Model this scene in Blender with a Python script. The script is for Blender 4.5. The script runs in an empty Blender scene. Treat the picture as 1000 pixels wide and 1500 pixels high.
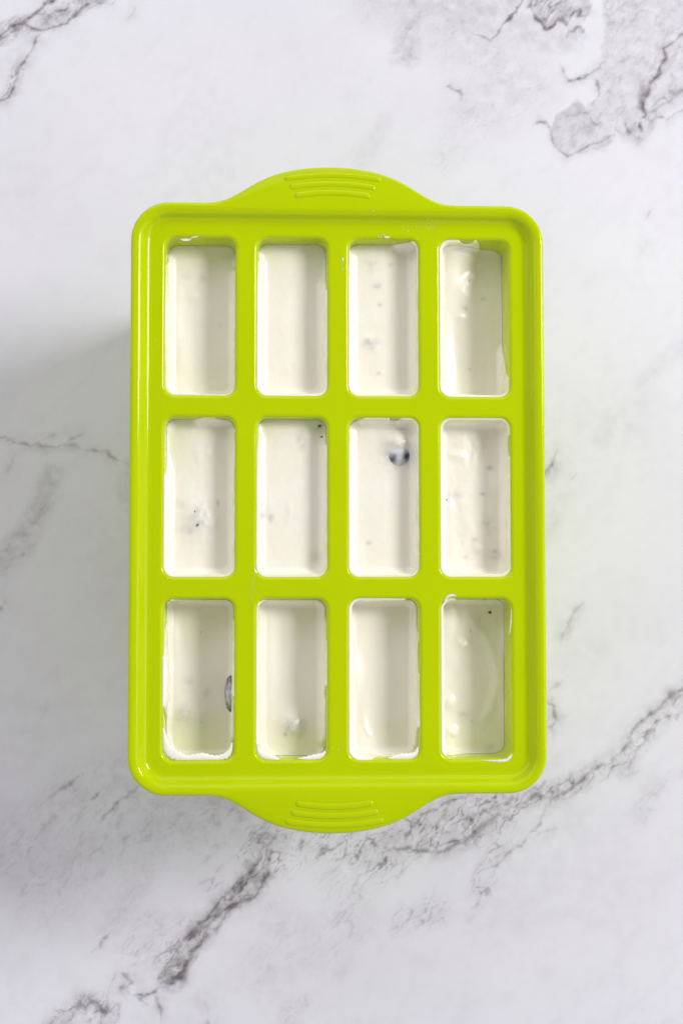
import bpy, bmesh, math, random
import numpy as np
from mathutils import Matrix, Vector, Euler

# ------------------------------------------------------------------ scene
sc = bpy.context.scene
COL = sc.collection
MM = 0.001
TRAY_Z = 112.0                       # height of the tray floor above the counter, mm

# camera (looking down on the tray)
cam_d = bpy.data.cameras.new("camera")
cam = bpy.data.objects.new("camera", cam_d)
COL.objects.link(cam)
cam_d.lens = 50.0
cam_d.sensor_width = 36.0
cam_d.sensor_fit = 'AUTO'
cam_d.clip_start = 0.01
cam_d.clip_end = 50.0
CAM_LOC = (-21.2547, -30.2723, 484.474 + TRAY_Z)
CAM_ROT = (0.0516530, -0.0461232, -0.00041983)
cam.location = [c * MM for c in CAM_LOC]
cam.rotation_euler = CAM_ROT
cam_d.dof.use_dof = True
cam_d.dof.focus_distance = 0.478
cam_d.dof.aperture_fstop = 26.0
sc.camera = cam

# world: even, slightly cool room light
w = bpy.data.worlds.new("World")
sc.world = w
w.use_nodes = True
bg = w.node_tree.nodes["Background"]
bg.inputs[0].default_value = (0.945, 0.940, 1.0, 1)
bg.inputs[1].default_value = 0.18


def area_lamp(name, az, el, dist, sx, sy, power, col, target=(0, 0, TRAY_Z * 0.5)):
    l = bpy.data.lights.new(name, 'AREA')
    l.shape = 'RECTANGLE'
    l.size = sx
    l.size_y = sy
    l.energy = power
    l.color = col
    o = bpy.data.objects.new(name, l)
    COL.objects.link(o)
    t = Vector(target) * MM
    a, e = math.radians(az), math.radians(el)
    d = Vector((math.cos(a) * math.cos(e), math.sin(a) * math.cos(e), math.sin(e)))
    o.location = t + d * dist
    o.rotation_euler = d.to_track_quat('Z', 'Y').to_euler()
    return o


# the window of the room, to the right: its open pane and a dimmer curtained one
area_lamp("window_light", 21, 41, 1.7, 0.46, 0.46, 19.8, (0.985, 0.985, 1.0))
area_lamp("curtained_window_light", -6, 41, 1.7, 0.36, 0.46, 1.3, (0.985, 0.985, 1.0))
# broad pale walls and boards that throw the daylight back from the sides; overhead is dark
FILL = (0.975, 0.96, 1.0)
area_lamp("wall_bounce_light", 112, 33, 1.6, 3.0, 1.5, 17.0, FILL)
area_lamp("wall_bounce_light", 185, 28, 1.6, 2.4, 1.2, 5.5, FILL)
area_lamp("wall_bounce_light", 265, 30, 1.6, 2.4, 1.2, 6.2, FILL)
area_lamp("wall_bounce_light", -5, 24, 1.9, 2.4, 1.0, 7.0, FILL)

sc.view_settings.view_transform = 'Standard'
sc.view_settings.look = 'None'
sc.view_settings.exposure = 0.0
sc.view_settings.gamma = 1.0
sc.render.engine = 'CYCLES'
sc.cycles.use_denoising = True
sc.cycles.max_bounces = 10
sc.cycles.diffuse_bounces = 6


# ------------------------------------------------------------------ helpers
def obj(name, me, mat=None, parent=None, **props):
    o = bpy.data.objects.new(name, me)
    COL.objects.link(o)
    if mat is not None and me is not None and len(me.materials) == 0:
        me.materials.append(mat)
    if parent is not None:
        o.parent = parent
    for k, v in props.items():
        o[k] = v
    return o


def mesh(name, verts, faces, smooth=True):
    me = bpy.data.meshes.new(name)
    me.from_pydata([(v[0] * MM, v[1] * MM, v[2] * MM) for v in verts], [], faces)
    me.update()
    if smooth:
        me.polygons.foreach_set("use_smooth", [True] * len(me.polygons))
    return me


def fix_normals(me):
    bm = bmesh.new()
    bm.from_mesh(me)
    bmesh.ops.recalc_face_normals(bm, faces=bm.faces)
    bm.to_mesh(me)
    bm.free()


# measuring rule: the photo's 1000 x 1500 grid laid on a level plane of the scene (mm)
_R = np.array(Euler(CAM_ROT).to_matrix())
_F = 50 / 36 * 1500


def on_plane(x, y, z):
    x = np.asarray(x, float)
    y = np.asarray(y, float)
    d = np.stack([(x - 500) / _F, -(y - 750) / _F, -np.ones_like(x)], -1) @ _R.T
    t = (z - CAM_LOC[2]) / d[..., 2]
    return CAM_LOC[0] + d[..., 0] * t, CAM_LOC[1] + d[..., 1] * t


def sstep(a, b, x):
    t = np.clip((x - a) / (b - a), 0, 1)
    return t * t * (3 - 2 * t)


def vnoise(x, y, seed=0):
    """smooth gradient noise, about -1..1"""
    xi = np.floor(x).astype(np.int64)
    yi = np.floor(y).astype(np.int64)
    xf = x - xi
    yf = y - yi
    u = xf * xf * xf * (xf * (xf * 6 - 15) + 10)
    v = yf * yf * yf * (yf * (yf * 6 - 15) + 10)

    def g(ix, iy, dx, dy):
        h = (ix * 374761393 + iy * 668265263 + seed * 1442695041) & 0xffffffff
        h = ((h ^ (h >> 13)) * 1274126177) & 0xffffffff
        h = h ^ (h >> 16)
        a = (h & 0xffff) / 65536.0 * 2 * np.pi
        return np.cos(a) * dx + np.sin(a) * dy
    n00 = g(xi, yi, xf, yf)
    n10 = g(xi + 1, yi, xf - 1, yf)
    n01 = g(xi, yi + 1, xf, yf - 1)
    n11 = g(xi + 1, yi + 1, xf - 1, yf - 1)
    return ((n00 * (1 - u) + n10 * u) * (1 - v) + (n01 * (1 - u) + n11 * u) * v) * 1.5


def fbm(x, y, oct=4, seed=0, gain=0.5):
    s = 0
    a = 1.0
    for i in range(oct):
        s = s + a * vnoise(x, y, seed + i * 17)
        x = x * 2.03 + 11.3
        y = y * 2.03 - 7.1
        a *= gain
    return s


# ------------------------------------------------------------------ materials
def new_mat(name):
    m = bpy.data.materials.new(name)
    m.use_nodes = True
    nt = m.node_tree
    return m, nt, nt.nodes["Principled BSDF"]


def node(nt, t, **kw):
    n = nt.nodes.new(t)
    for k, v in kw.items():
        setattr(n, k, v)
    return n


def plastic_material(name, sss, depth):
    m, nt, p = new_mat(name)
    tc = node(nt, "ShaderNodeTexCoord")
    nz = node(nt, "ShaderNodeTexNoise")
    nz.inputs["Scale"].default_value = 35
    nz.inputs["Detail"].default_value = 4
    nt.links.new(tc.outputs["Object"], nz.inputs["Vector"])
    cr = node(nt, "ShaderNodeValToRGB")
    cr.color_ramp.elements[0].position = 0.3
    cr.color_ramp.elements[1].position = 0.7
    cr.color_ramp.elements[0].color = (0.490, 0.615, 0.0, 1)
    cr.color_ramp.elements[1].color = (0.510, 0.632, 0.0, 1)
    nt.links.new(nz.outputs["Fac"], cr.inputs["Fac"])
    nt.links.new(cr.outputs["Color"], p.inputs["Base Color"])
    # faint moulding grain and handling marks in the gloss
    n2 = node(nt, "ShaderNodeTexNoise")
    n2.inputs["Scale"].default_value = 60
    n2.inputs["Detail"].default_value = 5
    nt.links.new(tc.outputs["Object"], n2.inputs["Vector"])
    mr = node(nt, "ShaderNodeMapRange")
    mr.inputs[1].default_value = 0.35
    mr.inputs[2].default_value = 0.7
    mr.inputs[3].default_value = 0.08
    mr.inputs[4].default_value = 0.13
    nt.links.new(n2.outputs["Fac"], mr.inputs[0])
    nt.links.new(mr.outputs[0], p.inputs["Roughness"])
    bp = node(nt, "ShaderNodeBump")
    bp.inputs["Strength"].default_value = 0.05
    bp.inputs["Distance"].default_value = 0.0002
    nt.links.new(nz.outputs["Fac"], bp.inputs["Height"])
    nt.links.new(bp.outputs[0], p.inputs["Normal"])
    p.inputs["IOR"].default_value = 1.42
    p.inputs["Specular IOR Level"].default_value = 0.46
    p.inputs["Specular Tint"].default_value = (1.0, 1.0, 0.6, 1)
    p.inputs["Subsurface Weight"].default_value = sss
    p.inputs["Subsurface Radius"].default_value = (1.0, 1.0, 0.15)
    p.inputs["Subsurface Scale"].default_value = depth
    return m


def yogurt_material():
    m, nt, p = new_mat("yogurt")
    tc = node(nt, "ShaderNodeTexCoord")
    nz = node(nt, "ShaderNodeTexNoise")
    nz.inputs["Scale"].default_value = 110
    nz.inputs["Detail"].default_value = 4
    nt.links.new(tc.outputs["Object"], nz.inputs["Vector"])
    cr = node(nt, "ShaderNodeValToRGB")
    cr.color_ramp.elements[0].position = 0.25
    cr.color_ramp.elements[1].position = 0.75
    cr.color_ramp.elements[0].color = (0.912, 0.865, 0.745, 1)
    cr.color_ramp.elements[1].color = (0.930, 0.890, 0.795, 1)
    nt.links.new(nz.outputs["Fac"], cr.inputs["Fac"])
    # where it is only a film on the wall, the green behind shows through
    at = node(nt, "ShaderNodeAttribute", attribute_name="thin")
    mx = node(nt, "ShaderNodeMix", data_type='RGBA')
    nt.links.new(at.outputs["Fac"], mx.inputs[0])
    nt.links.new(cr.outputs["Color"], mx.inputs[6])
    mx.inputs[7].default_value = (0.58, 0.70, 0.08, 1)
    # berries and juice just under the surface tint it blue-grey
    av = node(nt, "ShaderNodeAttribute", attribute_name="veil")
    mv = node(nt, "ShaderNodeMix", data_type='RGBA')
    nt.links.new(av.outputs["Fac"], mv.inputs[0])
    nt.links.new(mx.outputs[2], mv.inputs[6])
    mv.inputs[7].default_value = (0.36, 0.40, 0.45, 1)
    nt.links.new(mv.outputs[2], p.inputs["Base Color"])
    bp = node(nt, "ShaderNodeBump")
    bp.inputs["Strength"].default_value = 0.25
    bp.inputs["Distance"].default_value = 0.0003
    n2 = node(nt, "ShaderNodeTexNoise")
    n2.inputs["Scale"].default_value = 420
    n2.inputs["Detail"].default_value = 3
    nt.links.new(tc.outputs["Object"], n2.inputs["Vector"])
    nt.links.new(n2.outputs["Fac"], bp.inputs["Height"])
    nt.links.new(bp.outputs[0], p.inputs["Normal"])
    p.inputs["Roughness"].default_value = 0.24
    p.inputs["Specular IOR Level"].default_value = 0.5
    p.inputs["Subsurface Weight"].default_value = 0.6
    p.inputs["Subsurface Radius"].default_value = (1.0, 0.85, 0.6)
    p.inputs["Subsurface Scale"].default_value = 0.0014
    return m


def plain_material(name, col, rough=0.45, var=0.25, scale=500):
    m, nt, p = new_mat(name)
    tc = node(nt, "ShaderNodeTexCoord")
    nz = node(nt, "ShaderNodeTexNoise")
    nz.inputs["Scale"].default_value = scale
    nt.links.new(tc.outputs["Object"], nz.inputs["Vector"])
    cr = node(nt, "ShaderNodeValToRGB")
    cr.color_ramp.elements[0].color = tuple(c * (1 - var) for c in col) + (1,)
    cr.color_ramp.elements[1].color = tuple(min(1, c * (1 + var)) for c in col) + (1,)
    nt.links.new(nz.outputs["Fac"], cr.inputs["Fac"])
    nt.links.new(cr.outputs["Color"], p.inputs["Base Color"])
    p.inputs["Roughness"].default_value = rough
    return m


def berry_material():
    """blueberry skin, with the film of yogurt that clings to it (attribute 'film')"""
    m, nt, p = new_mat("blueberry_skin")
    at = node(nt, "ShaderNodeAttribute", attribute_name="film")
    tc = node(nt, "ShaderNodeTexCoord")
    nz = node(nt, "ShaderNodeTexNoise")
    nz.inputs["Scale"].default_value = 500
    nz.inputs["Detail"].default_value = 4
    nt.links.new(tc.outputs["Object"], nz.inputs["Vector"])
    cr = node(nt, "ShaderNodeValToRGB")
    cr.color_ramp.elements[0].color = (0.012, 0.014, 0.028, 1)
    cr.color_ramp.elements[1].color = (0.05, 0.06, 0.10, 1)
    nt.links.new(nz.outputs["Fac"], cr.inputs["Fac"])
    mx = node(nt, "ShaderNodeMix", data_type='RGBA')
    nt.links.new(at.outputs["Fac"], mx.inputs[0])
    nt.links.new(cr.outputs["Color"], mx.inputs[6])
    mx.inputs[7].default_value = (0.72, 0.73, 0.73, 1)
    nt.links.new(mx.outputs[2], p.inputs["Base Color"])
    p.inputs["Roughness"].default_value = 0.35
    return m


def marble_material():
    m, nt, p = new_mat("marble")
    tc = node(nt, "ShaderNodeTexCoord")
    vein = node(nt, "ShaderNodeAttribute", attribute_name="vein")
    cloud = node(nt, "ShaderNodeAttribute", attribute_name="cloud")
    # fine grain that breaks the veins up
    nz = node(nt, "ShaderNodeTexNoise")
    nz.inputs["Scale"].default_value = 420
    nz.inputs["Detail"].default_value = 6
    nz.inputs["Roughness"].default_value = 0.65
    nt.links.new(tc.outputs["Object"], nz.inputs["Vector"])
    mr = node(nt, "ShaderNodeMapRange")
    mr.inputs[1].default_value = 0.32
    mr.inputs[2].default_value = 0.68
    mr.inputs[3].default_value = 0.55
    mr.inputs[4].default_value = 1.25
    nt.links.new(nz.outputs["Fac"], mr.inputs[0])
    mul = node(nt, "ShaderNodeMath", operation='MULTIPLY', use_clamp=True)
    nt.links.new(vein.outputs["Fac"], mul.inputs[0])
    nt.links.new(mr.outputs[0], mul.inputs[1])
    # white ground with a slow tint drift
    n3 = node(nt, "ShaderNodeTexNoise")
    n3.inputs["Scale"].default_value = 14
    n3.inputs["Detail"].default_value = 3
    nt.links.new(tc.outputs["Object"], n3.inputs["Vector"])
    g = node(nt, "ShaderNodeValToRGB")
    g.color_ramp.elements[0].position = 0.3
    g.color_ramp.elements[1].position = 0.7
    g.color_ramp.elements[0].color = (0.745, 0.728, 0.782, 1)
    g.color_ramp.elements[1].color = (0.785, 0.772, 0.815, 1)
    nt.links.new(n3.outputs["Fac"], g.inputs["Fac"])
    m1 = node(nt, "ShaderNodeMix", data_type='RGBA')
    nt.links.new(cloud.outputs["Fac"], m1.inputs[0])
    nt.links.new(g.outputs["Color"], m1.inputs[6])
    m1.inputs[7].default_value = (0.385, 0.365, 0.375, 1)
    m2 = node(nt, "ShaderNodeMix", data_type='RGBA')
    nt.links.new(mul.outputs[0], m2.inputs[0])
    nt.links.new(m1.outputs[2], m2.inputs[6])
    m2.inputs[7].default_value = (0.15, 0.122, 0.135, 1)
    nt.links.new(m2.outputs[2], p.inputs["Base Color"])
    p.inputs["Roughness"].default_value = 0.38
    p.inputs["Specular IOR Level"].default_value = 0.35
    return m


MATTE_PLASTIC = plastic_material("matte_lime_plastic", 0.35, 0.0012)
_p = MATTE_PLASTIC.node_tree.nodes["Principled BSDF"]
for _l in list(_p.inputs["Roughness"].links):
    MATTE_PLASTIC.node_tree.links.remove(_l)
_p.inputs["Roughness"].default_value = 0.6
_p.inputs["Specular IOR Level"].default_value = 0.12
PLASTIC = plastic_material("lime_plastic", 0.35, 0.0012)
THIN_PLASTIC = plastic_material("thin_lime_plastic", 0.95, 0.0035)
YOGURT = yogurt_material()
BERRY = berry_material()
MARBLE = marble_material()
DARK_SKIN = plain_material("dark_berry_skin", (0.17, 0.17, 0.19))
GREY_SKIN = plain_material("grey_berry_skin", (0.46, 0.48, 0.46))
GREEN_PULP = plain_material("green_berry_pulp", (0.55, 0.57, 0.30))
RED_SKIN = plain_material("red_berry_skin", (0.30, 0.10, 0.06))


# ------------------------------------------------------------------ marble counter
def axis(lo, hi, step, far):
    core = np.arange(lo, hi + step * 0.5, step)
    out = []
    d, x = step, 0.0
    while x < far:
        d *= 1.35
        x += d
        out.append(x)
    out = np.array(out)
    return np.concatenate([lo - out[::-1], core, core[-1] + out])


def build_counter():
    gx = axis(-150, 166, 0.52, 900)
    gy = axis(-224, 234, 0.52, 900)
    X, Y = np.meshgrid(gx, gy)
    H, W = X.shape
    # warp, so that the veins wander as the stone does
    wx = 1.5 * fbm(X / 13, Y / 13, 4, 3) + 0.45 * fbm(X / 2.6, Y / 2.6, 3, 9)
    wy = 1.5 * fbm(X / 13, Y / 13, 4, 5) + 0.45 * fbm(X / 2.6, Y / 2.6, 3, 12)
    PX, PY = X + wx, Y + wy
    grain = fbm(X / 5.5, Y / 5.5, 5, 21)
    fine = fbm(X / 1.7, Y / 1.7, 3, 33)
    # veinlet net: ridges of stretched noise, running up to the right
    ca, sa = math.cos(math.radians(48)), math.sin(math.radians(48))
    A = PX * ca + PY * sa
    B = -PX * sa + PY * ca
    r1 = 1 - np.abs(fbm(A / 24, B / 7.5, 3, 41))
    r2 = 1 - np.abs(fbm(A / 11 + 5, B / 4.5, 3, 52))
    net = np.clip(sstep(0.89, 0.99, r1) * 1.0 + sstep(0.90, 0.99, r2) * 0.75, 0, 1)
    vein = np.zeros_like(X)
    cloud = np.zeros_like(X)

    def dist(pts, reach):
        pts = np.array(pts, float)
        qx, qy = on_plane(pts[:, 0], pts[:, 1], 0.0)
        x0, x1 = qx.min() - reach, qx.max() + reach
        y0, y1 = qy.min() - reach, qy.max() + reach
        i0, i1 = np.searchsorted(gx, [x0, x1])
        j0, j1 = np.searchsorted(gy, [y0, y1])
        if i1 <= i0 or j1 <= j0:
            return None
        sl = (slice(j0, j1), slice(i0, i1))
        xs, ys = PX[sl], PY[sl]
        best = np.full(xs.shape, 1e9)
        w = np.ones(xs.shape)
        ws = pts[:, 2] if pts.shape[1] > 2 else np.ones(len(pts))
        for k in range(len(pts) - 1):
            ax_, ay_, bx_, by_ = qx[k], qy[k], qx[k + 1], qy[k + 1]
            dx, dy = bx_ - ax_, by_ - ay_
            t = np.clip(((xs - ax_) * dx + (ys - ay_) * dy) / (dx * dx + dy * dy + 1e-9), 0, 1)
            d = np.hypot(xs - ax_ - t * dx, ys - ay_ - t * dy)
            mk = d < best
            best = np.where(mk, d, best)
            w = np.where(mk, ws[k] + (ws[k + 1] - ws[k]) * t, w)
        return sl, best, w

    def line(pts, wd=0.5, k=0.6, halo=0.12, hw=3.0):
        """thin crack: optional third number per point scales width and strength"""
        n = len(pts)
        taper = [(p[0], p[1], (p[2] if len(p) > 2 else 1.0) * (0.45 if i in (0, n - 1) and not on_edge(p) else 1.0)) for i, p in enumerate(pts)]
        r = dist(taper, hw * 3)
        if r is None:
            return
        sl, d, w = r
        br = np.clip(0.85 + 0.60 * grain[sl] + 0.15 * fine[sl], 0.15, 1.25)
        wid = 1.15 * wd * w * (0.75 + 0.5 * np.clip(grain[sl] + 0.4, 0, 1))
        vein[sl] = np.maximum(vein[sl], k * np.clip(w, 0, 1.2) * br * np.exp(-(d / wid) ** 2))
        cloud[sl] = np.maximum(cloud[sl], 1.45 * halo * w * np.clip(0.8 + 0.7 * grain[sl], 0.1, 1.4) * np.exp(-(d / hw) ** 2))

    def on_edge(p):
        return p[0] <= 0 or p[0] >= 1000 or p[1] <= 0 or p[1] >= 1500

    def band(pts, wd, cl, nt, soft=0.5):
        """broad vein: grey body of half width wd (mm) with a net of cracks"""
        r = dist(pts, wd * 2.2)
        if r is None:
            return
        sl, d, w = r
        e = d / (wd * np.maximum(w, 0.05)) + 0.35 * grain[sl]
        mk = 1 - sstep(1 - soft, 1 + soft, e)
        cloud[sl] = np.maximum(cloud[sl], 1.2 * cl * mk * np.clip(0.8 + 0.55 * grain[sl] + 0.2 * fine[sl], 0.15, 1.5))
        vein[sl] = np.maximum(vein[sl], nt * mk * net[sl] * np.clip(0.8 + 0.5 * grain[sl] + 0.3 * fine[sl], 0.1, 1.3))

    def patch(poly, cl, nt=0.0, soft=1.2):
        """grey island with a clear outline"""
        P = np.array(poly + [poly[0]], float)
        r = dist(P, 12)
        if r is None:
            return
        sl, d, _ = r
        qx, qy = on_plane(P[:, 0], P[:, 1], 0.0)
        xs, ys = PX[sl], PY[sl]
        ins = np.zeros(xs.shape, bool)
        for k in range(len(P) - 1):
            c = (qy[k] > ys) != (qy[k + 1] > ys)
            xx = (qx[k + 1] - qx[k]) * (ys - qy[k]) / (qy[k + 1] - qy[k] + 1e-9) + qx[k]
            ins ^= c & (xs < xx)
        sd = np.where(ins, d, -d)
        mk = sstep(-soft, soft, sd)
        cloud[sl] = np.maximum(cloud[sl], cl * mk * np.clip(0.85 + 0.45 * grain[sl] + 0.15 * fine[sl], 0.2, 1.5))
        vein[sl] = np.maximum(vein[sl], nt * mk * net[sl])

    # upper left corner
    band([(-30, 65), (20, 42), (60, 30), (110, 12), (150, -15)], 4.5, 0.42, 0.5)
    line([(-20, 62), (0, 50), (20, 38), (38, 32), (52, 22), (62, 10), (75, 0), (90, -20)], 0.8, 0.75)
    line([(38, 34), (50, 42), (62, 46), (78, 42), (95, 36), (108, 26), (120, 12), (140, 0), (160, -15)], 0.7, 0.7)
    line([(-10, 58), (10, 52), (30, 40)], 0.8, 0.7)
    line([(72, 20), (82, 12), (92, 14), (100, 4)], 0.6, 0.6)
    line([(62, 48), (50, 65), (40, 85), (32, 98), (24, 112), (18, 128), (12, 142), (-5, 146)], 0.55, 0.55, 0.2, 4)
    band([(28, 104), (18, 125), (8, 145), (-10, 150)], 3.0, 0.30, 0.6)
    band([(0, 100), (30, 80), (45, 60)], 4.0, 0.10, 0.0)
    line([(148, 2), (160, 5), (172, 1)], 0.5, 0.5)
    line([(186, 28), (196, 22), (200, 10)], 0.5, 0.18, 0.12, 3)
    # upper right
    line([(770, -8), (764, 4), (755, 18), (745, 29, 1.5), (738, 38), (728, 50), (716, 60), (705, 54), (690, 51)], 0.5, 0.62, 0.16, 3)
    patch([(772, -20), (860, -20), (866, 12), (858, 32), (834, 28), (816, 32), (802, 42), (786, 30), (774, 10)], 0.46, 0.5)
    line([(774, 2), (784, 24), (800, 40, 1.3), (811, 30), (823, 29), (829, 36), (840, 20), (850, 13), (848, 26), (864, 24)], 0.55, 0.6, 0.2, 3)
    line([(828, 54), (833, 46), (842, 46), (850, 40), (858, 47), (863, 36)], 0.55, 0.5, 0.16, 3)
    line([(784, 48), (789, 44)], 0.8, 0.5)
    band([(770, 58), (800, 62), (835, 52)], 6.0, 0.2, 0.1)
    patch([(884, -20), (1030, -20), (1030, 130), (990, 158), (962, 176), (948, 196), (925, 196), (902, 192), (884, 222), (828, 231), (812, 215),
           (806, 196), (815, 180), (820, 164), (846, 144), (862, 156), (874, 143), (875, 124), (868, 117), (850, 119), (856, 110), (880, 98), (884, 50)], 0.27, 0.18, 1.0)
    patch([(820, 164), (846, 145), (858, 152), (862, 168), (872, 184), (868, 197), (846, 212), (828, 230), (812, 214), (806, 195)], 0.46, 0.12, 1.0)
    patch([(850, 118), (862, 106), (884, 96), (880, 108), (868, 117)], 0.42, 0.2, 0.8)
    line([(821, 92), (825, 105), (826, 115, 1.3), (838, 121), (850, 118, 1.2), (862, 109), (876, 102), (884, 90)], 0.5, 0.55, 0.16, 2.5)
    line([(850, 119), (866, 117), (874, 122), (875, 140), (869, 150), (860, 154)], 0.5, 0.46, 0.1, 2.5)
    line([(782, 182), (793, 177), (803, 179), (808, 189)], 0.5, 0.5, 0.12, 2.5)
    line([(808, 189), (812, 208), (820, 222), (828, 231), (848, 223), (870, 212), (890, 200), (903, 188)], 0.5, 0.46, 0.12, 3)
    line([(852, 166), (861, 167), (864, 178), (870, 183), (886, 176)], 0.5, 0.42, 0.14, 3)
    line([(1020, 35), (1000, 50), (990, 62), (974, 71), (976, 86), (966, 97), (970, 106), (959, 116, 1.5), (948, 130, 2.0), (940, 146, 1.9), (938, 156, 1.4), (946, 165), (934, 176, 1.4), (938, 188), (932, 200), (920, 190), (916, 180)], 0.6, 0.62, 0.28, 4)
    line([(943, 167), (958, 161), (972, 152), (986, 140), (1003, 128), (1020, 120)], 0.6, 0.45, 0.2, 3)
    line([(940, 174), (955, 178), (966, 173), (975, 178), (984, 168), (1005, 158)], 0.5, 0.35, 0.12, 3)
    band([(975, 140), (1000, 134), (1020, 125)], 2.6, 0.4, 0.4)
    band([(905, 175), (922, 190), (936, 200)], 4.0, 0.18, 0.25)
    band([(612, -20), (602, 30), (594, 80)], 5.5, 0.30, 0.20, 0.8)
    band([(560, -20), (640, 0), (720, 20), (790, 5)], 16, 0.24, 0.06, 0.8)
    band([(660, 40), (720, 80), (760, 130), (700, 150)], 14, 0.13, 0.12, 0.8)
    line([(652, 128), (660, 126), (668, 131), (676, 134), (674, 143)], 0.55, 0.5, 0.16, 3)
    line([(683, 93), (690, 90)], 0.7, 0.3, 0.1, 3)
    line([(768, 132), (776, 130), (779, 138)], 0.7, 0.26, 0.12, 3)
    band([(560, 180), (540, 215), (530, 235)], 4.0, 0.10, 0.05, 0.8)
    band([(650, 230), (680, 175), (690, 140)], 7.0, 0.08, 0.08, 0.8)
    line([(934, 372), (941, 360), (947, 345)], 0.6, 0.16, 0.06, 3)
    line([(944, 322), (948, 314), (951, 304)], 0.6, 0.18, 0.06, 3)
    # left, beside the tray
    line([(-15, 634), (8, 638), (25, 645), (45, 652), (70, 656), (95, 650), (120, 656), (150, 664), (163, 671), (178, 676), (200, 688)], 0.5, 0.40, 0.13, 3)
    line([(-10, 638), (10, 636), (24, 639)], 0.5, 0.4, 0.1, 3)
    line([(90, 652), (104, 641), (122, 634)], 0.5, 0.25)
    line([(60, 645), (80, 642), (98, 647)], 0.45, 0.22)
    line([(22, 664), (18, 680), (14, 694)], 0.5, 0.22)
    line([(148, 660), (158, 662), (165, 672)], 0.7, 0.34)
    band([(78, 692), (60, 735), (38, 778), (12, 806), (-15, 822)], 4.0, 0.30, 0.10, 0.7)
    band([(75, 725), (52, 770), (35, 810), (5, 830)], 4.0, 0.20, 0.12, 0.7)
    line([(-5, 818), (8, 806), (18, 796)], 0.6, 0.45)
    line([(-10, 896), (4, 886), (12, 876)], 0.6, 0.35)
    line([(24, 828), (32, 818), (34, 806)], 0.5, 0.25)
    band([(186, 700), (182, 720), (190, 740)], 3, 0.16, 0.05, 0.8)
    line([(64, 1047), (70, 1043)], 0.7, 0.25)
    line([(26, 1020), (30, 1018)], 0.7, 0.25)
    # right, beside the tray
    line([(790, 705), (800, 692, 1.3), (808, 684), (814, 672), (819, 660)], 0.6, 0.42, 0.22, 4)
    line([(798, 680), (806, 688), (802, 700)], 0.6, 0.4)
    line([(829, 712), (838, 700), (847, 688)], 0.6, 0.16, 0.08, 3)
    band([(800, 780), (812, 750), (820, 735)], 4, 0.10, 0.02, 0.8)
    band([(936, 560), (960, 540), (985, 520), (1015, 498)], 3.5, 0.12, 0.04, 0.8)
    band([(880, 645), (898, 622), (912, 606)], 3.0, 0.09, 0.02, 0.8)
    band([(940, 590), (930, 610), (905, 620)], 8.0, 0.05, 0.0, 0.8)
    line([(818, 940), (826, 926), (836, 912), (841, 898), (850, 884)], 0.7, 0.30, 0.2, 3.5)
    band([(830, 970), (850, 955), (870, 948)], 6.0, 0.08, 0.0, 0.8)
    line([(798, 1022), (806, 1030), (812, 1036), (811, 1048), (815, 1054), (806, 1062), (798, 1066)], 0.6, 0.45, 0.25, 4)
    line([(800, 1018), (815, 1000), (830, 988)], 0.7, 0.18, 0.08, 3)
    # the big vein, lower right
    big = [(1030, 985), (1000, 1010), (985, 1016), (974, 1028), (960, 1042), (945, 1052), (930, 1066), (922, 1084), (910, 1090), (900, 1106),
           (890, 1118), (876, 1127), (860, 1140), (846, 1148), (832, 1155), (820, 1164), (800, 1168), (785, 1164), (770, 1172), (756, 1180),
           (736, 1190), (716, 1200), (706, 1215), (690, 1226), (670, 1236), (650, 1246), (630, 1250), (612, 1245), (590, 1242), (575, 1246), (556, 1250)]
    line(big, 0.7, 0.50, 0.26, 4.0)
    band([(1010, 1020), (950, 1068), (905, 1110), (850, 1148)], 4.5, 0.22, 0.45, 0.6)
    band([(850, 1146), (790, 1166), (740, 1186), (700, 1210)], 4.0, 0.34, 0.6, 0.6)
    band([(730, 1185), (690, 1200), (640, 1215), (600, 1225), (550, 1248)], 9.0, 0.30, 0.70, 0.6)
    line([(1003, 1018), (990, 1022), (985, 1030), (992, 1038)], 0.6, 0.4, 0.2, 3)
    line([(984, 1046), (964, 1058), (952, 1072), (942, 1088), (926, 1098), (912, 1086)], 0.55, 0.45, 0.14, 3)
    line([(930, 1100), (924, 1114), (921, 1132)], 0.6, 0.36, 0.2, 4)
    band([(915, 1092), (905, 1112), (920, 1125)], 4.5, 0.28, 0.2, 0.6)
    line([(700, 1166), (676, 1168), (650, 1178), (622, 1192), (606, 1206), (592, 1226), (588, 1240)], 0.6, 0.55, 0.22, 4)
    line([(658, 1178), (650, 1196), (644, 1208), (638, 1222)], 0.8, 0.62, 0.22, 3)
    line([(660, 1210), (680, 1200), (700, 1192), (720, 1186)], 0.6, 0.5, 0.2, 4)
    line([(720, 1204), (704, 1212), (692, 1226), (676, 1230)], 1.1, 0.6, 0.3, 4)
    line([(640, 1238), (660, 1232), (680, 1236)], 0.6, 0.55, 0.2, 3)
    line([(770, 1160), (752, 1170), (740, 1178), (720, 1182)], 0.7, 0.5, 0.24, 4)
    line([(800, 1172), (796, 1194), (790, 1208), (772, 1222), (764, 1238), (740, 1250), (728, 1270), (712, 1276)], 0.5, 0.32, 0.12, 3)
    line([(816, 1212), (800, 1216), (784, 1226), (770, 1224)], 0.5, 0.26, 0.1, 3)
    line([(834, 1168), (850, 1163), (866, 1162)], 0.5, 0.22, 0.08, 3)
    band([(736, 1244), (716, 1275), (700, 1310)], 5.0, 0.10, 0.42, 0.7)
    band([(640, 1330), (615, 1342), (590, 1350)], 5.5, 0.12, 0.34, 0.7)
    band([(700, 1320), (690, 1345)], 2.5, 0.08, 0.2, 0.7)
    line([(560, 1250), (553, 1245), (566, 1236)], 0.5, 0.4)
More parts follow.
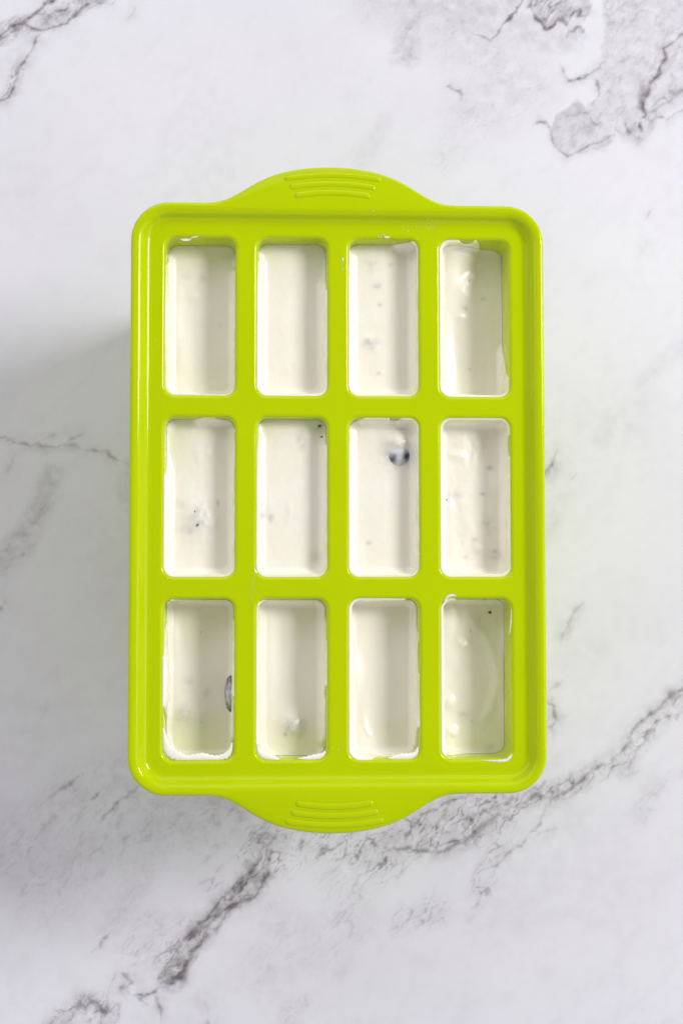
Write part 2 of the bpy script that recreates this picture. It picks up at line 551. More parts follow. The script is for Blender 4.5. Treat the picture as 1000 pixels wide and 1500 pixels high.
    band([(960, 1150), (948, 1172), (940, 1190)], 5.0, 0.12, 0.12, 0.7)
    band([(1000, 1130), (970, 1145), (950, 1160)], 2.5, 0.08, 0.1, 0.7)
    # under the tray's lower handle
    band([(560, 1250), (520, 1232), (470, 1228), (420, 1225), (390, 1250)], 10.0, 0.20, 0.62, 0.7)
    band([(540, 1270), (500, 1280), (520, 1310), (510, 1345)], 9.0, 0.10, 0.20, 0.8)
    line([(488, 1222), (478, 1236), (466, 1258)], 0.6, 0.45, 0.16, 3)
    line([(436, 1244), (444, 1236), (442, 1248)], 1.0, 0.5, 0.2, 3)
    line([(540, 1218), (542, 1230), (538, 1236)], 0.6, 0.4, 0.14, 3)
    # the big vein, lower left
    line([(416, 1208), (402, 1228), (394, 1242), (386, 1262)], 0.6, 0.42, 0.24, 5)
    line([(386, 1244), (374, 1264), (366, 1278), (350, 1296), (332, 1308), (318, 1322), (302, 1344), (284, 1364), (268, 1378), (264, 1392)], 0.75, 0.62, 0.3, 4)
    line([(388, 1270), (392, 1282), (384, 1294), (372, 1312), (352, 1322), (338, 1328, 1.5), (326, 1334, 1.5), (308, 1352), (300, 1374), (282, 1390), (270, 1410), (260, 1428, 1.8), (252, 1438, 1.4), (242, 1444)], 0.75, 0.66, 0.3, 4)
    band([(384, 1282), (350, 1312), (318, 1338), (290, 1368), (262, 1410), (250, 1438)], 4.6, 0.62, 0.75, 0.45)
    line([(392, 1280), (388, 1290), (396, 1304)], 0.5, 0.5)
    line([(246, 1440), (228, 1452), (208, 1458), (190, 1456), (181, 1450), (190, 1446), (198, 1442), (190, 1436), (180, 1426)], 0.6, 0.58, 0.2, 3)
    line([(190, 1456), (206, 1464), (218, 1470)], 0.6, 0.5, 0.2, 3)
    line([(222, 1456), (232, 1464), (238, 1476), (236, 1496)], 0.55, 0.45, 0.18, 4)
    band([(262, 1385), (244, 1398), (240, 1408)], 4.0, 0.22, 0.55, 0.6)
    line([(130, 1392), (140, 1388), (150, 1388), (158, 1376), (164, 1368)], 0.5, 0.40, 0.12, 3)
    band([(160, 1485), (140, 1476), (118, 1480), (96, 1494), (80, 1515)], 5.0, 0.30, 0.65, 0.6)
    line([(112, 1476), (119, 1468), (126, 1474), (136, 1469), (142, 1477), (152, 1482), (155, 1474)], 0.9, 0.6, 0.3, 4)
    line([(168, 1420), (163, 1446), (156, 1470), (148, 1492), (146, 1515)], 0.5, 0.3, 0.14, 4)
    line([(78, 1500), (88, 1492), (98, 1484)], 0.6, 0.45, 0.2, 4)
    band([(240, 1405), (200, 1390), (215, 1360)], 7.0, 0.08, 0.2, 0.8)
    # lower left, faint streaks running up to the right
    band([(0, 1262), (60, 1215), (130, 1165), (200, 1130), (260, 1120)], 13, 0.15, 0.14, 0.8)
    band([(60, 1290), (150, 1215), (260, 1190), (380, 1200)], 16, 0.12, 0.16, 0.8)
    band([(160, 1360), (185, 1320), (215, 1270), (240, 1230)], 6, 0.14, 0.10, 0.8)
    line([(74, 1168), (90, 1156), (106, 1146), (124, 1130)], 0.6, 0.38, 0.16, 4)
    line([(132, 1170), (140, 1162), (150, 1157)], 0.6, 0.45, 0.14, 3)
    line([(143, 1206), (158, 1192), (168, 1182), (180, 1172, 1.4), (192, 1162), (206, 1148)], 0.6, 0.42, 0.16, 4)
    line([(38, 1252), (46, 1246), (54, 1240)], 0.6, 0.34)
    line([(10, 1242), (24, 1236)], 0.6, 0.25)
    line([(60, 1222), (66, 1210), (76, 1196)], 0.6, 0.22, 0.12, 4)
    line([(186, 1248), (182, 1230), (192, 1222)], 0.6, 0.25, 0.12, 4)
    line([(290, 1198), (300, 1192), (306, 1186)], 0.6, 0.34, 0.14, 3)
    band([(300, 1295), (318, 1285), (320, 1275)], 3.0, 0.12, 0.3, 0.8)
    band([(210, 1390), (240, 1365), (265, 1345)], 3.5, 0.12, 0.16, 0.8)
    band([(345, 1190), (320, 1215), (300, 1240)], 6, 0.10, 0.20, 0.8)
    band([(440, 1470), (420, 1480), (425, 1500)], 4, 0.14, 0.18, 0.8)
    band([(380, 1420), (430, 1400), (480, 1390)], 10, 0.07, 0.10, 0.8)
    band([(400, 1340), (430, 1370), (410, 1400)], 8, 0.07, 0.10, 0.8)
    band([(505, 1400), (500, 1420)], 4, 0.10, 0.05, 0.8)
    line([(300, 1460), (306, 1480), (303, 1500)], 0.6, 0.2, 0.12, 5)
    # slow greys and a few strays over the rest of the slab
    slow = fbm(X / 60, Y / 60, 4, 71)
    cloud += 0.050 * np.clip(slow + 0.3, 0, 1) * np.clip(0.7 + 1.2 * grain, 0, 1.8)
    cloud += 0.05 * sstep(0.0, 0.7, fbm(X / 16, Y / 16, 4, 91)) * sstep(0.1, -0.9, (Y - 20) / 200)
    cloud += 0.03 * sstep(0.1, 0.8, fbm(A / 12, B / 7, 4, 95))
    cloud += 0.020 * sstep(0.15, 0.6, fbm(A / 30, B / 11, 4, 83))
    out = (X < -150) | (X > 166) | (Y < -224) | (Y > 234)
    vein[out] = 0
    vein = np.clip(vein * 1.25, 0, 0.95)
    cloud = np.clip(cloud * 1.15, 0, 0.95)
    # mesh
    V = np.stack([X, Y, np.zeros_like(X)], -1).reshape(-1, 3) * MM
    idx = np.arange(H * W).reshape(H, W)
    Q = np.stack([idx[:-1, :-1], idx[:-1, 1:], idx[1:, 1:], idx[1:, :-1]], -1).reshape(-1, 4)
    me = bpy.data.meshes.new("marble_counter")
    me.vertices.add(len(V))
    me.vertices.foreach_set("co", V.astype(np.float32).ravel())
    me.loops.add(Q.size)
    me.loops.foreach_set("vertex_index", Q.astype(np.int32).ravel())
    me.polygons.add(len(Q))
    me.polygons.foreach_set("loop_start", (np.arange(len(Q)) * 4).astype(np.int32))
    me.update(calc_edges=True)
    for nm, arr in (("vein", vein), ("cloud", cloud)):
        a = me.attributes.new(nm, 'FLOAT', 'POINT')
        a.data.foreach_set("value", arr.astype(np.float32).ravel())
    return obj("marble_counter", me, MARBLE, kind='structure')


build_counter()


# ------------------------------------------------------------------ the mould
NC = 14                                # samples per corner
NTX, NTY = 96, 64                      # samples per straight side


def rrect(hx, hy, r, nx=NTX, ny=NTY, nc=NC):
    """rounded rectangle, clockwise from the upper left corner's top end"""
    r = max(r, 0.05)
    P = []

    def arc(cx, cy, a0):
        for i in range(nc):
            a = math.radians(a0 - 90.0 * i / (nc - 1))
            P.append((cx + r * math.cos(a), cy + r * math.sin(a)))
    for i in range(1, nx):
        P.append((-(hx - r) + 2 * (hx - r) * i / nx, hy))
    arc(hx - r, hy - r, 90)
    for i in range(1, ny):
        P.append((hx, (hy - r) - 2 * (hy - r) * i / ny))
    arc(hx - r, -(hy - r), 0)
    for i in range(1, nx):
        P.append(((hx - r) - 2 * (hx - r) * i / nx, -hy))
    arc(-(hx - r), -(hy - r), -90)
    for i in range(1, ny):
        P.append((-hx, -(hy - r) + 2 * (hy - r) * i / ny))
    arc(-(hx - r), hy - r, 180)
    return P


RX, RY, RR = 70.7, 100.6, 13.1
PITCH_X, PITCH_Y = 31.46, 62.0
HW, HH, HR = 11.87, 27.17, 3.4
FIL = 1.4                              # radius of the lip of each compartment
_bx = [0, 4, 8, 13, 18, 22, 26.2, 30.4, 33, 35, 37.5, 40, 43]
_bz = [13.0, 12.95, 12.6, 11.85, 10.6, 9.1, 6.9, 4.2, 2.6, 1.6, 0.6, 0.12, 0]


def bump(x):
    x = abs(x)
    # smooth the table
    return float(np.mean([np.interp(x + d, _bx, _bz) if x + d >= 0 else np.interp(-(x + d), _bx, _bz) for d in (-2, -1, 0, 1, 2)]))


RIM_PROFILE = []


def build_mold():
    root = obj("popsicle_mold", None, None, None, category="ice pop mold",
               label="lime green plastic ice pop mold with twelve filled compartments, standing on the marble")
    root.location = (0, 0, 0)
    # --- tray with rim: loops from the outer skirt inwards
    top = 3.2
    prof = [(1.3, -0.6, 1), (1.2, -3.2, 1), (0.9, -3.5, 1), (0.3, -3.5, 1), (0.0, -3.1, 1), (0.0, 1.3, 1), (0.06, 2.0, 1), (0.22, 2.5, 1), (0.5, 2.88, 1), (0.85, 3.1, 1), (1.25, top, 1)]
    # slope of the inner side of the rim (degrees) against the distance from its outer edge
    zc, d0 = top, 1.25
    for d in (1.6, 2.0, 2.4, 2.8, 3.2, 3.6, 4.0, 4.4, 4.8, 5.2, 5.6, 6.0, 6.4, 6.9, 7.4, 8.1):
        a = float(np.interp((d + d0) / 2, [1.25, 2.0, 3.0, 3.6, 4.2, 4.8, 5.5, 6.3, 7.2, 8.1], [0, 9, 26, 42, 54, 52, 36, 18, 5, 0]))
        zc -= math.tan(math.radians(a)) * (d - d0)
        d0 = d
        prof.append((d, zc, 0))
    drop_ = zc
    prof = [(d, z - drop_, b) for d, z, b in prof]
    RIM_PROFILE.extend([(d, z) for d, z, b in prof[10:]])
    TOPZ = top - drop_
    under = [(7.4, -1.8), (5.6, -1.5), (4.4, -0.8), (3.2, 0.0), (2.0, 0.4)]
    V, F, tag = [], [], []

    def add_loop(pts, z):
        i = len(V)
        V.extend([(x, y, z) for x, y in pts])
        return list(range(i, i + len(pts)))

    def bulge(pts, amt, side_ok=True):
        out = []
        for x, y in pts:
            b = bump(x + 2.5 if y > 0 else x + 1.8) * amt
            out.append((x, y + b if y > 0 else y - b) if abs(y) > RY - 13 and abs(x) < 45 else (x, y))
        return out
    loops = []
    for d, z, b in prof:
        pts = rrect(RX - d, RY - d, RR - d)
        if b:
            # the rolled edge of the handle is as thin as the rim's
            pts = bulge(pts, 1.0)
        # the handle lies a little lower than the rim it grows from
        lp = add_loop(pts, z)
        if b:
            for k, (x, y) in zip(lp, pts):
                bb = max(abs(y) - RY, 0)
                V[k] = (x, y, z - 0.05 * bb)
        loops.append(lp)
    n = len(loops[0])

    def bridge(a, b, t):
        for i in range(n):
            j = (i + 1) % n
            F.append((a[i], a[j], b[j], b[i]))
            tag.append(t)
    for k in range(len(loops) - 1):
        bridge(loops[k], loops[k + 1], 'rim' if k >= 10 else 'edge')
    # underside, closing the tray's thickness
    ul = []
    for d, z in under:
        ul.append(add_loop(rrect(RX - d, RY - d, RR - d), z))
    for k in range(len(ul) - 1):
        bridge(ul[k], ul[k + 1], 'rim')
    bridge(ul[-1], loops[0], 'edge')
    # compartments' lips
    lipn = 18
    lips = []
    for r in range(3):
        for c in range(4):
            cx, cy = (c - 1.5) * PITCH_X, (1 - r) * PITCH_Y
            prev = None
            first = None
            for k in range(8):
                a = math.radians(90 * k / 7)
                off = FIL * (1 - math.sin(a))
                z = -FIL * (1 - math.cos(a))
                pts = [(cx + x, cy + y) for x, y in rrect(HW + off, HH + off, HR + off, 10, 20, 9)]
                lp = add_loop(pts, z)
                if prev is not None:
                    m = len(lp)
                    for i in range(m):
                        j = (i + 1) % m
                        F.append((prev[i], prev[j], lp[j], lp[i]))
                        tag.append('rim')
                else:
                    first = lp
                prev = lp
            # the compartment's own wall, down to below the filling
            for zz, ins in ((-6.0, 0.10), (-12.0, 0.24), (-18.0, 0.375), (-18.4, 0.30), (-18.4, 0.05), (-18.0, -0.1), (-1.8, -0.25)):
                bot = add_loop([(cx + x, cy + y) for x, y in rrect(HW - ins, HH - ins, HR, 10, 20, 9)], zz)
                m = len(bot)
                for i in range(m):
                    j = (i + 1) % m
                    F.append((prev[i], prev[j], bot[j], bot[i]))
                    tag.append('wall')
                prev = bot
            lips.append((first, bot))
    bm = bmesh.new()
    bv = [bm.verts.new(v) for v in V]
    lay = bm.faces.layers.int.new("part")
    for f, t in zip(F, tag):
        g = bm.faces.new([bv[i] for i in f])
        g.smooth = True
        g.material_index = 1 if t == 'wall' else 0
        if t == 'edge':
            xs = [V[i] for i in f]
            if all(abs(p[1]) > RY - 4 for p in xs) and all(abs(p[0]) < 40.5 for p in xs):
                g[lay] = 1 if xs[0][1] > 0 else 2

    def fill(outer, holes):
        es = set()
        for lp in [outer] + holes:
            for i in range(len(lp)):
                a, b = bv[lp[i]], bv[lp[(i + 1) % len(lp)]]
                es.add(bm.edges.get((a, b)) or bm.edges.new((a, b)))
        res = bmesh.ops.triangle_fill(bm, use_beauty=True, use_dissolve=False, edges=list(es), normal=(0, 0, 1))
        for g in res["geom"]:
            if isinstance(g, bmesh.types.BMFace):
                g.smooth = True
    fill(loops[-1], [l[0] for l in lips])
    fill(ul[0], [l[1] for l in lips])
    bmesh.ops.recalc_face_normals(bm, faces=bm.faces)
    bm.normal_update()
    top = max(bm.faces, key=lambda f: f.calc_center_median().z)
    if top.normal.z < 0:
        bmesh.ops.reverse_faces(bm, faces=bm.faces)
        bm.normal_update()
    flat = set(loops[-1])
    for l in lips:
        flat |= set(l[0])
    norm = {}
    for i, v in enumerate(bv):
        norm[tuple(round(c, 4) for c in v.co)] = Vector((0, 0, 1)) if i in flat else v.normal.copy()
    for k, name in ((0, "tray"), (1, "handle"), (2, "handle")):
        b2 = bm.copy()
        l2 = b2.faces.layers.int["part"]
        bmesh.ops.delete(b2, geom=[f for f in b2.faces if f[l2] != k], context='FACES')
        me = bpy.data.meshes.new(name)
        ns = [norm.get(tuple(round(c, 4) for c in v.co), v.normal) for v in b2.verts]
        for v in b2.verts:
            v.co = v.co * MM
        b2.to_mesh(me)
        b2.free()
        me.normals_split_custom_set_from_vertices([tuple(x) for x in ns])
        me.materials.clear()
        me.materials.append(PLASTIC)
        me.materials.append(MATTE_PLASTIC)
        o = obj(name, me, None, root)
        o.location = (0, 0, TRAY_Z * MM)
        if k:
            s = 1 if k == 1 else -1
            ridges(o, s, TOPZ)
    bm.free()
    # --- compartments hanging below the tray
    P, G = [], []
    inner = [(-1.95, -0.35), (-18.6, -0.35), (-19.0, 0.0), (-20, 0.42), (-60, 1.3), (-96, 2.1), (-103, 3.6), (-105.5, 6.5), (-106.2, 9.5)]
    outer = [(-111.8, 8.5), (-111.2, 5.5), (-108.5, 2.6), (-104, 1.2), (-96, 0.6), (-60, -0.3), (-20, -1.15), (-1.9, -1.55)]
    m = len(rrect(HW, HH, HR, 10, 20, 9))

    def ring(z, ins):
        i = len(P)
        P.extend([(x, y, z) for x, y in rrect(HW - ins, HH - ins, max(HR - ins * 0.4, 1.5), 10, 20, 9)])
        return list(range(i, i + m))
    rings = [ring(z, i) for z, i in inner]
    for a, b in zip(rings, rings[1:]):
        for i in range(m):
            G.append((a[i], a[(i + 1) % m], b[(i + 1) % m], b[i]))
    G.append(tuple(rings[-1]))
    rings2 = [ring(z, i) for z, i in outer]
    for a, b in zip(rings2, rings2[1:]):
        for i in range(m):
            G.append((a[i], a[(i + 1) % m], b[(i + 1) % m], b[i]))
    G.append(tuple(rings2[0]))
    for i in range(m):
        G.append((rings2[-1][i], rings2[-1][(i + 1) % m], rings[0][(i + 1) % m], rings[0][i]))
    cup = mesh("mold_cup", P, G)
    fix_normals(cup)
    for r in range(3):
        for c in range(4):
            o = obj("mold_cup", cup, THIN_PLASTIC, root)
            o.location = ((c - 1.5) * PITCH_X * MM, (1 - r) * PITCH_Y * MM, TRAY_Z * MM)
    return root


def ridges(parent, s, top):
    """three curved grip ridges on a handle"""
    rows = [(16.8, 108.9, 110.5, 1.0), (14.9, 106.0, 107.4, 1.0), (13.1, 103.1, 104.3, 1.0)]
    for hx, ye, ym, k in rows:
        V, F = [], []
        ns, nr = 41, 10
        for i in range(ns):
            u = -1 + 2 * i / (ns - 1)
            x = u * hx - (2.0 if s > 0 else 1.4)
            y = ym - (ym - ye) * u * u
            end = min(1.0, (1 - abs(u)) / 0.05)
            h = 0.38 * math.sqrt(max(end, 0.02))
            wd = 1.1 * math.sqrt(max(end, 0.05))
            zb = top - 0.05 * (y - RY)
            for j in range(nr):
                t = math.pi * j / (nr - 1)
                # soft, rounded cross section with a skirt that sinks into the handle
                cz = math.sin(t) ** 1.3 * h
                V.append((x, s * (y + math.cos(t) * wd), zb - 0.12 + cz))
        for i in range(ns - 1):
            for j in range(nr - 1):
                a = i * nr + j
                F.append((a, a + nr, a + nr + 1, a + 1))
        F.append(tuple(range(nr)))
        F.append(tuple(range((ns - 1) * nr, ns * nr)))
        me = mesh("grip_ridge", V, F)
        fix_normals(me)
        obj("grip_ridge", me, PLASTIC, parent)


MOLD = build_mold()


# ------------------------------------------------------------------ yogurt in the compartments
def tray_mm(px, py, r, c, depth=5.0):
    x, y = on_plane(px, py, TRAY_Z - depth)
    return float(x) - (c - 1.5) * PITCH_X, float(y) - (1 - r) * PITCH_Y


def build_yogurt(r, c, depth, coat, label, bumps=(), ridge=(), thick=(), seed=0, flecks=(), meniscus=2.2, rough=0.10, veils=(), film=0.55):
    """depth: mm below the tray floor; coat: (side position, 0..1) around the wall, 0 = no coat, 1 = up to the lip.
    sides: 0-1 top (left to right), 1-2 right (down), 2-3 bottom (right to left), 3-4 left (up)."""
    nx, ny, nc = 44, 92, 10
    base = rrect(HW, HH, HR, nx, ny, nc)
    m = len(base)
    S = []
    for k in range(m):
        x, y = base[k]
        i = k
        seg = [(nx - 1, 0), (nc, 1), (ny - 1, 1), (nc, 2), (nx - 1, 2), (nc, 3), (ny - 1, 3), (nc, 4)]
        if abs(y - HH) < 1e-6 and abs(x) <= HW:
            s = (x + HW) / (2 * HW)
        elif abs(x - HW) < 1e-6:
            s = 1 + (HH - y) / (2 * HH)
        elif abs(y + HH) < 1e-6:
            s = 2 + (HW - x) / (2 * HW)
        elif abs(x + HW) < 1e-6:
            s = 3 + (y + HH) / (2 * HH)
        else:
            # corner: by angle
            cxs, cys = math.copysign(HW - HR, x), math.copysign(HH - HR, y)
            a = math.atan2(y - cys, x - cxs)
            if x > 0 and y > 0:
                f = (math.pi / 2 - a) / (math.pi / 2)
                s = (1 - HR / (2 * HW)) * (1 - f) + (1 + HR / (2 * HH)) * f
            elif x > 0:
                f = -a / (math.pi / 2)
                s = (2 - HR / (2 * HH)) * (1 - f) + (2 + HR / (2 * HW)) * f
            elif y < 0:
                f = (-math.pi / 2 - a) / (math.pi / 2)
                s = (3 - HR / (2 * HW)) * (1 - f) + (3 + HR / (2 * HH)) * f
            else:
                f = (math.pi - a) / (math.pi / 2)
                s = (4 - HR / (2 * HH)) * (1 - f) + (4 + HR / (2 * HW)) * f
                if s >= 4:
                    s -= 4
        S.append(s)
    S = np.array(S)

    def around(table, default):
        if not table:
            return np.full(m, default)
        t = sorted(table)
        xs = [t[-1][0] - 4] + [q[0] for q in t] + [t[0][0] + 4]
        ys = [t[-1][1]] + [q[1] for q in t] + [t[0][1]]
        xs, ys = np.array(xs), np.array(ys, float)
        i = np.clip(np.searchsorted(xs, S, 'right') - 1, 0, len(xs) - 2)
        f = (S - xs[i]) / (xs[i + 1] - xs[i] + 1e-9)
        f = f * f * (3 - 2 * f)
        return ys[i] + (ys[i + 1] - ys[i]) * f
    ang = np.array([math.atan2(y, x) for x, y in base])
    bxy = np.array(base)
    CO = around(coat, 0.0)
    TH = around(thick, 0.35) * np.clip(CO * 3.0, 0.12, 1.0)
    jit = fbm(bxy[:, 0] / 6 + seed * 3.1, bxy[:, 1] / 6 - seed * 1.7, 2, seed)
    zl = -depth
    lip = -0.75
    edge = np.clip(CO + 0.035 * jit * (CO > 0.03) * (CO < 0.93), 0.0, 1.0)
    ztop = zl + 0.12 + (lip - zl - 0.12) * edge
    ztop = np.where(edge > 0.95, lip + 0.05 * jit, ztop)

    def taper(z):
        return np.where(z < -1.4, (-z - 1.4) * 0.0226, -np.clip(1.4 + z, 0, 1.4) ** 2 * 0.36)

    def surf(x, y):
        z = zl + rough * fbm(x / 6 + seed, y / 9 - seed, 3, 100 + seed) + 0.12 * rough * fbm(x / 2 + seed, y / 2.5, 2, 200 + seed)
        for (px, py, rx, ry, amp) in bumps:
            bx, by = tray_mm(px, py, r, c)
            q = ((x - bx) / (rx * 0.232)) ** 2 + ((y - by) / (ry * 0.232)) ** 2
            z = z + amp * np.exp(-q)
        for (pts, wd, amp) in ridge:
            P = [tray_mm(px, py, r, c) for px, py in pts]
            d = np.full(x.shape, 1e9)
            tt = np.zeros(x.shape)
            L = len(P) - 1
            for k in range(L):
                ax_, ay_ = P[k]
                dx, dy = P[k + 1][0] - ax_, P[k + 1][1] - ay_
                t = np.clip(((x - ax_) * dx + (y - ay_) * dy) / (dx * dx + dy * dy), 0, 1)
                dd = np.hypot(x - ax_ - t * dx, y - ay_ - t * dy)
                tt = np.where(dd < d, (k + t) / L, tt)
                d = np.minimum(d, dd)
            z = z + amp * np.exp(-(d / wd) ** 2) * np.clip(np.sin(np.pi * np.clip(tt, 0.04, 0.96)) * 2.5, 0, 1)
        return z
    V, F = [], []
    filmv = {}

    def put(x, y, z):
        i = len(V)
        V.extend(zip(x.tolist(), y.tolist(), z.tolist()))
        return list(range(i, i + m))
    rings = []
    nrm = None
    # inset positions: open surface
    insets = list(np.arange(HW - 0.35, meniscus - 0.01, -0.45)) + [meniscus]
    tap0 = float(taper(np.array([zl]))[0])
    last = None
    for ins in insets:
        q = np.array(rrect(HW - tap0 - ins, HH - tap0 - ins, max(HR - ins * 0.75, 0.3), nx, ny, nc))
        rings.append(put(q[:, 0], q[:, 1], surf(q[:, 0], q[:, 1])))
        last = q
    inner_z = surf(last[:, 0], last[:, 1])
    # meniscus: an arc that turns up the wall as far as the coat reaches
    wall0 = np.array(rrect(HW - tap0, HH - tap0, HR, nx, ny, nc))
    dirv = wall0 - last
    mh = np.clip(np.minimum(meniscus * 1.25, (ztop - inner_z)), 0.0, None)
    for k in range(1, 8):
        a = math.radians(90 * k / 8)
        reach = 1 - TH / meniscus
        f = math.sin(a) * reach
        q = last + dirv * f[:, None]
        rings.append(put(q[:, 0], q[:, 1], inner_z + mh * (1 - math.cos(a))))
    # the coat up the wall, swelling a little before its upper edge
    z0 = inner_z + mh * (1 - math.cos(math.radians(80)))
    zt_ = np.maximum(ztop, z0)
    for k in range(0, 9):
        t = k / 8
        z = z0 + (np.maximum(ztop, z0) - z0) * t
        th = TH * (0.8 + 0.55 * math.sin(math.pi * min(t * 1.0, 1.0)) * np.clip(0.7 + jit, 0.2, 1.4)) * (1.0 if t < 0.95 else 0.75)
        ins = taper(z) + np.maximum(th, 0.10)
        nxy = np.array([((HW - tap0) * 0, 0)] * m)
        q = wall0 + dirv_norm(dirv) * (tap0 - ins)[:, None]
        rings.append(put(q[:, 0], q[:, 1], z))
        fl = np.clip((1.1 - TH) / 0.7, 0, 1) * sstep(0.0, 0.35, t) * np.clip(film + 0.35 * fbm(q[:, 1] / 5 + seed, z / 3, 2, 300 + seed), 0.08, 0.92)
        fl = fl * np.clip((zt_ - z0) / 1.5, 0, 1)
        for v_, f_ in zip(rings[-1], fl):
            filmv[v_] = float(f_)
    zt = np.maximum(ztop, z0)
    th0 = np.maximum(th, 0.10)
    for k in range(1, 6):
        a = math.radians(90 * k / 5)
        hgt = np.clip(th0 * 0.7, 0, 0.55)
        q = wall0 + dirv_norm(dirv) * (tap0 - taper(zt) - th0 * math.cos(a) + 0.12 * math.sin(a))[:, None]
        rings.append(put(q[:, 0], q[:, 1], zt - 0.1 + hgt * math.sin(a) - 0.1 * math.sin(a)))
        for v_, f_ in zip(rings[-1], fl):
            filmv[v_] = float(f_)
    n_film = len(V)
    q = wall0 + dirv_norm(dirv) * (tap0 - taper(zt) + 0.6)[:, None]
    rings.append(put(q[:, 0], q[:, 1], zt - 0.9))
    for a, b in zip(rings, rings[1:]):
        for i in range(m):
            j = (i + 1) % m
            F.append((a[i], a[j], b[j], b[i]))
    # close the middle: left half mirrored to the right
    b0 = np.array(V)[rings[0]][:, :2]
    mir = [int(np.argmin((b0[:, 0] + p[0]) ** 2 + (b0[:, 1] - p[1]) ** 2)) for p in b0]
    r0 = rings[0]
    for i in range(m):
        j = (i + 1) % m
        if b0[i, 0] > -1e-4 and b0[j, 0] > -1e-4:
            q4 = []
            for w_ in (r0[i], r0[j], r0[mir[j]], r0[mir[i]]):
                if w_ not in q4:
                    q4.append(w_)
            if len(q4) > 2:
                F.append(tuple(q4))
    # body of the filling, down in the cup
    for z, ins in ((-60, 0.9), (-95, 1.7), (-103, 4.0), (-105, 7.0)):
        q = np.array(rrect(HW - ins, HH - ins, 2.0, nx, ny, nc))
        b = put(q[:, 0], q[:, 1], np.full(m, float(z)))
        a = rings[-1]
        for i in range(m):
            j = (i + 1) % m
            F.append((a[i], a[j], b[j], b[i]))
        rings.append(b)
    F.append(tuple(rings[-1]))
    me = mesh("yogurt", V, F)
    fix_normals(me)
    va = np.array(V)
    veil = np.zeros(len(V))
    veils = list(veils) + [(px, py, max(lx * 0.75, 3.2), max(ly * 0.75, 3.2), 0.45) for (px, py, lx, ly, rot, mat) in flecks if mat in (GREY_SKIN, GREEN_PULP) and max(lx, ly) > 4.5]
    for (px, py, rx, ry, amt) in veils:
        bx, by = tray_mm(px, py, r, c, depth)
        q = ((va[:, 0] - bx) / (rx * 0.232)) ** 2 + ((va[:, 1] - by) / (ry * 0.232)) ** 2
        wob = fbm(va[:, 0] / 2.5 + px, va[:, 1] / 2.5 + py, 3, 400 + seed)
        veil = np.maximum(veil, amt * np.exp(-q ** 1.3) * np.clip(0.75 + 0.7 * wob, 0.1, 1.3))
    vb = me.attributes.new("veil", 'FLOAT', 'POINT')
    vb.data.foreach_set("value", veil.astype(np.float32))
    ta = me.attributes.new("thin", 'FLOAT', 'POINT')
    ta.data.foreach_set("value", [filmv.get(i_, 0.0) for i_ in range(len(V))])
    o = obj("yogurt_filling", me, YOGURT, None, label=label, category="yogurt", group="yogurt fillings in the mold compartments")
    o.location = ((c - 1.5) * PITCH_X * MM, (1 - r) * PITCH_Y * MM, TRAY_Z * MM)
    for (px, py, lx, ly, rot, mat) in flecks:
        if mat in (GREY_SKIN, GREEN_PULP):
            continue
        x, y = tray_mm(px, py, r, c, depth)
        zz = float(surf(np.array([x]), np.array([y]))[0])
        # near the wall the surface has begun to climb
        gap = min(HW - abs(x), HH - abs(y))
        if gap < meniscus:
            u = 1 - gap / meniscus
            zz += meniscus * 1.25 * 0.8 * (1 - math.sqrt(max(0, 1 - u * u)))
        fleck(o, x, y, zz, lx * 0.232, ly * 0.232, rot, mat)
    return o, surf


def dirv_norm(d):
    l = np.hypot(d[:, 0], d[:, 1])[:, None]
    return d / np.maximum(l, 1e-6)


_fleck_rng = random.Random(5)


def fleck(parent, x, y, z, lx, ly, rot, mat):
    """a shred of berry lying in the surface"""
    bm = bmesh.new()
    bmesh.ops.create_icosphere(bm, subdivisions=2, radius=1.0)
    sd = _fleck_rng.randint(0, 999)
    for v in bm.verts:
        n = 1 + 0.28 * float(vnoise(np.array([v.co.x * 1.6 + sd]), np.array([v.co.y * 1.6 + v.co.z]), sd)[0])
        v.co = Vector((v.co.x * lx * 0.5 * n, v.co.y * ly * 0.5 * n, v.co.z * 0.16)) * MM
    me = bpy.data.meshes.new("fruit_fleck")
    bm.to_mesh(me)
    bm.free()
    me.polygons.foreach_set("use_smooth", [True] * len(me.polygons))
    o = obj("fruit_fleck", me, mat, parent)
    o.location = (x * MM, y * MM, (z - 0.03) * MM)
    o.rotation_euler = (0, 0, math.radians(rot))
    return o


D, G_, P_, R_ = DARK_SKIN, GREY_SKIN, GREEN_PULP, RED_SKIN
Y = {}
# top row
Y[0, 0] = build_yogurt(0, 0, 11.5, [(0.0, 0), (1.02, 0), (1.14, 0.1), (1.22, 1), (1.9, 1), (2.5, 1), (3.0, 1), (3.5, 1), (3.82, 1), (3.90, 0.25), (3.97, 0)],
    "yogurt filling in the upper left corner compartment, with a wide bare green wall above it", veils=[(275, 405, 9, 7, 0.2), (297, 408, 6, 8, 0.2)], film=0.55, seed=1, thick=[(0, .35), (3.1, .5), (3.5, .8), (3.8, .5)],
    bumps=[(282, 428, 9, 6, 0.45), (270, 400, 22, 40, 0.5), (262, 520, 14, 50, 0.8)], ridge=[(((262, 410), (258, 450), (256, 500)), 1.6, 0.5)],
    flecks=[(323, 476, 4, 5, 20, G_), (291, 515, 3, 4, 0, P_), (275, 405, 7, 5, 10, G_), (297, 408, 3, 5, 0, G_)], meniscus=3.0)
Y[0, 1] = build_yogurt(0, 1, 8.5, [(0.0, 0), (1.02, 0), (1.20, 0.1), (1.34, 1), (2.5, 1), (3.5, 1), (3.84, 1), (3.93, 0.2), (3.99, 0)],
    "smooth clean white yogurt filling in the second compartment of the top row", seed=2, thick=[(0, .35), (1.6, .7), (3.5, 1.0)], rough=0.08,
    bumps=[(400, 500, 40, 80, 0.5)], meniscus=3.6)
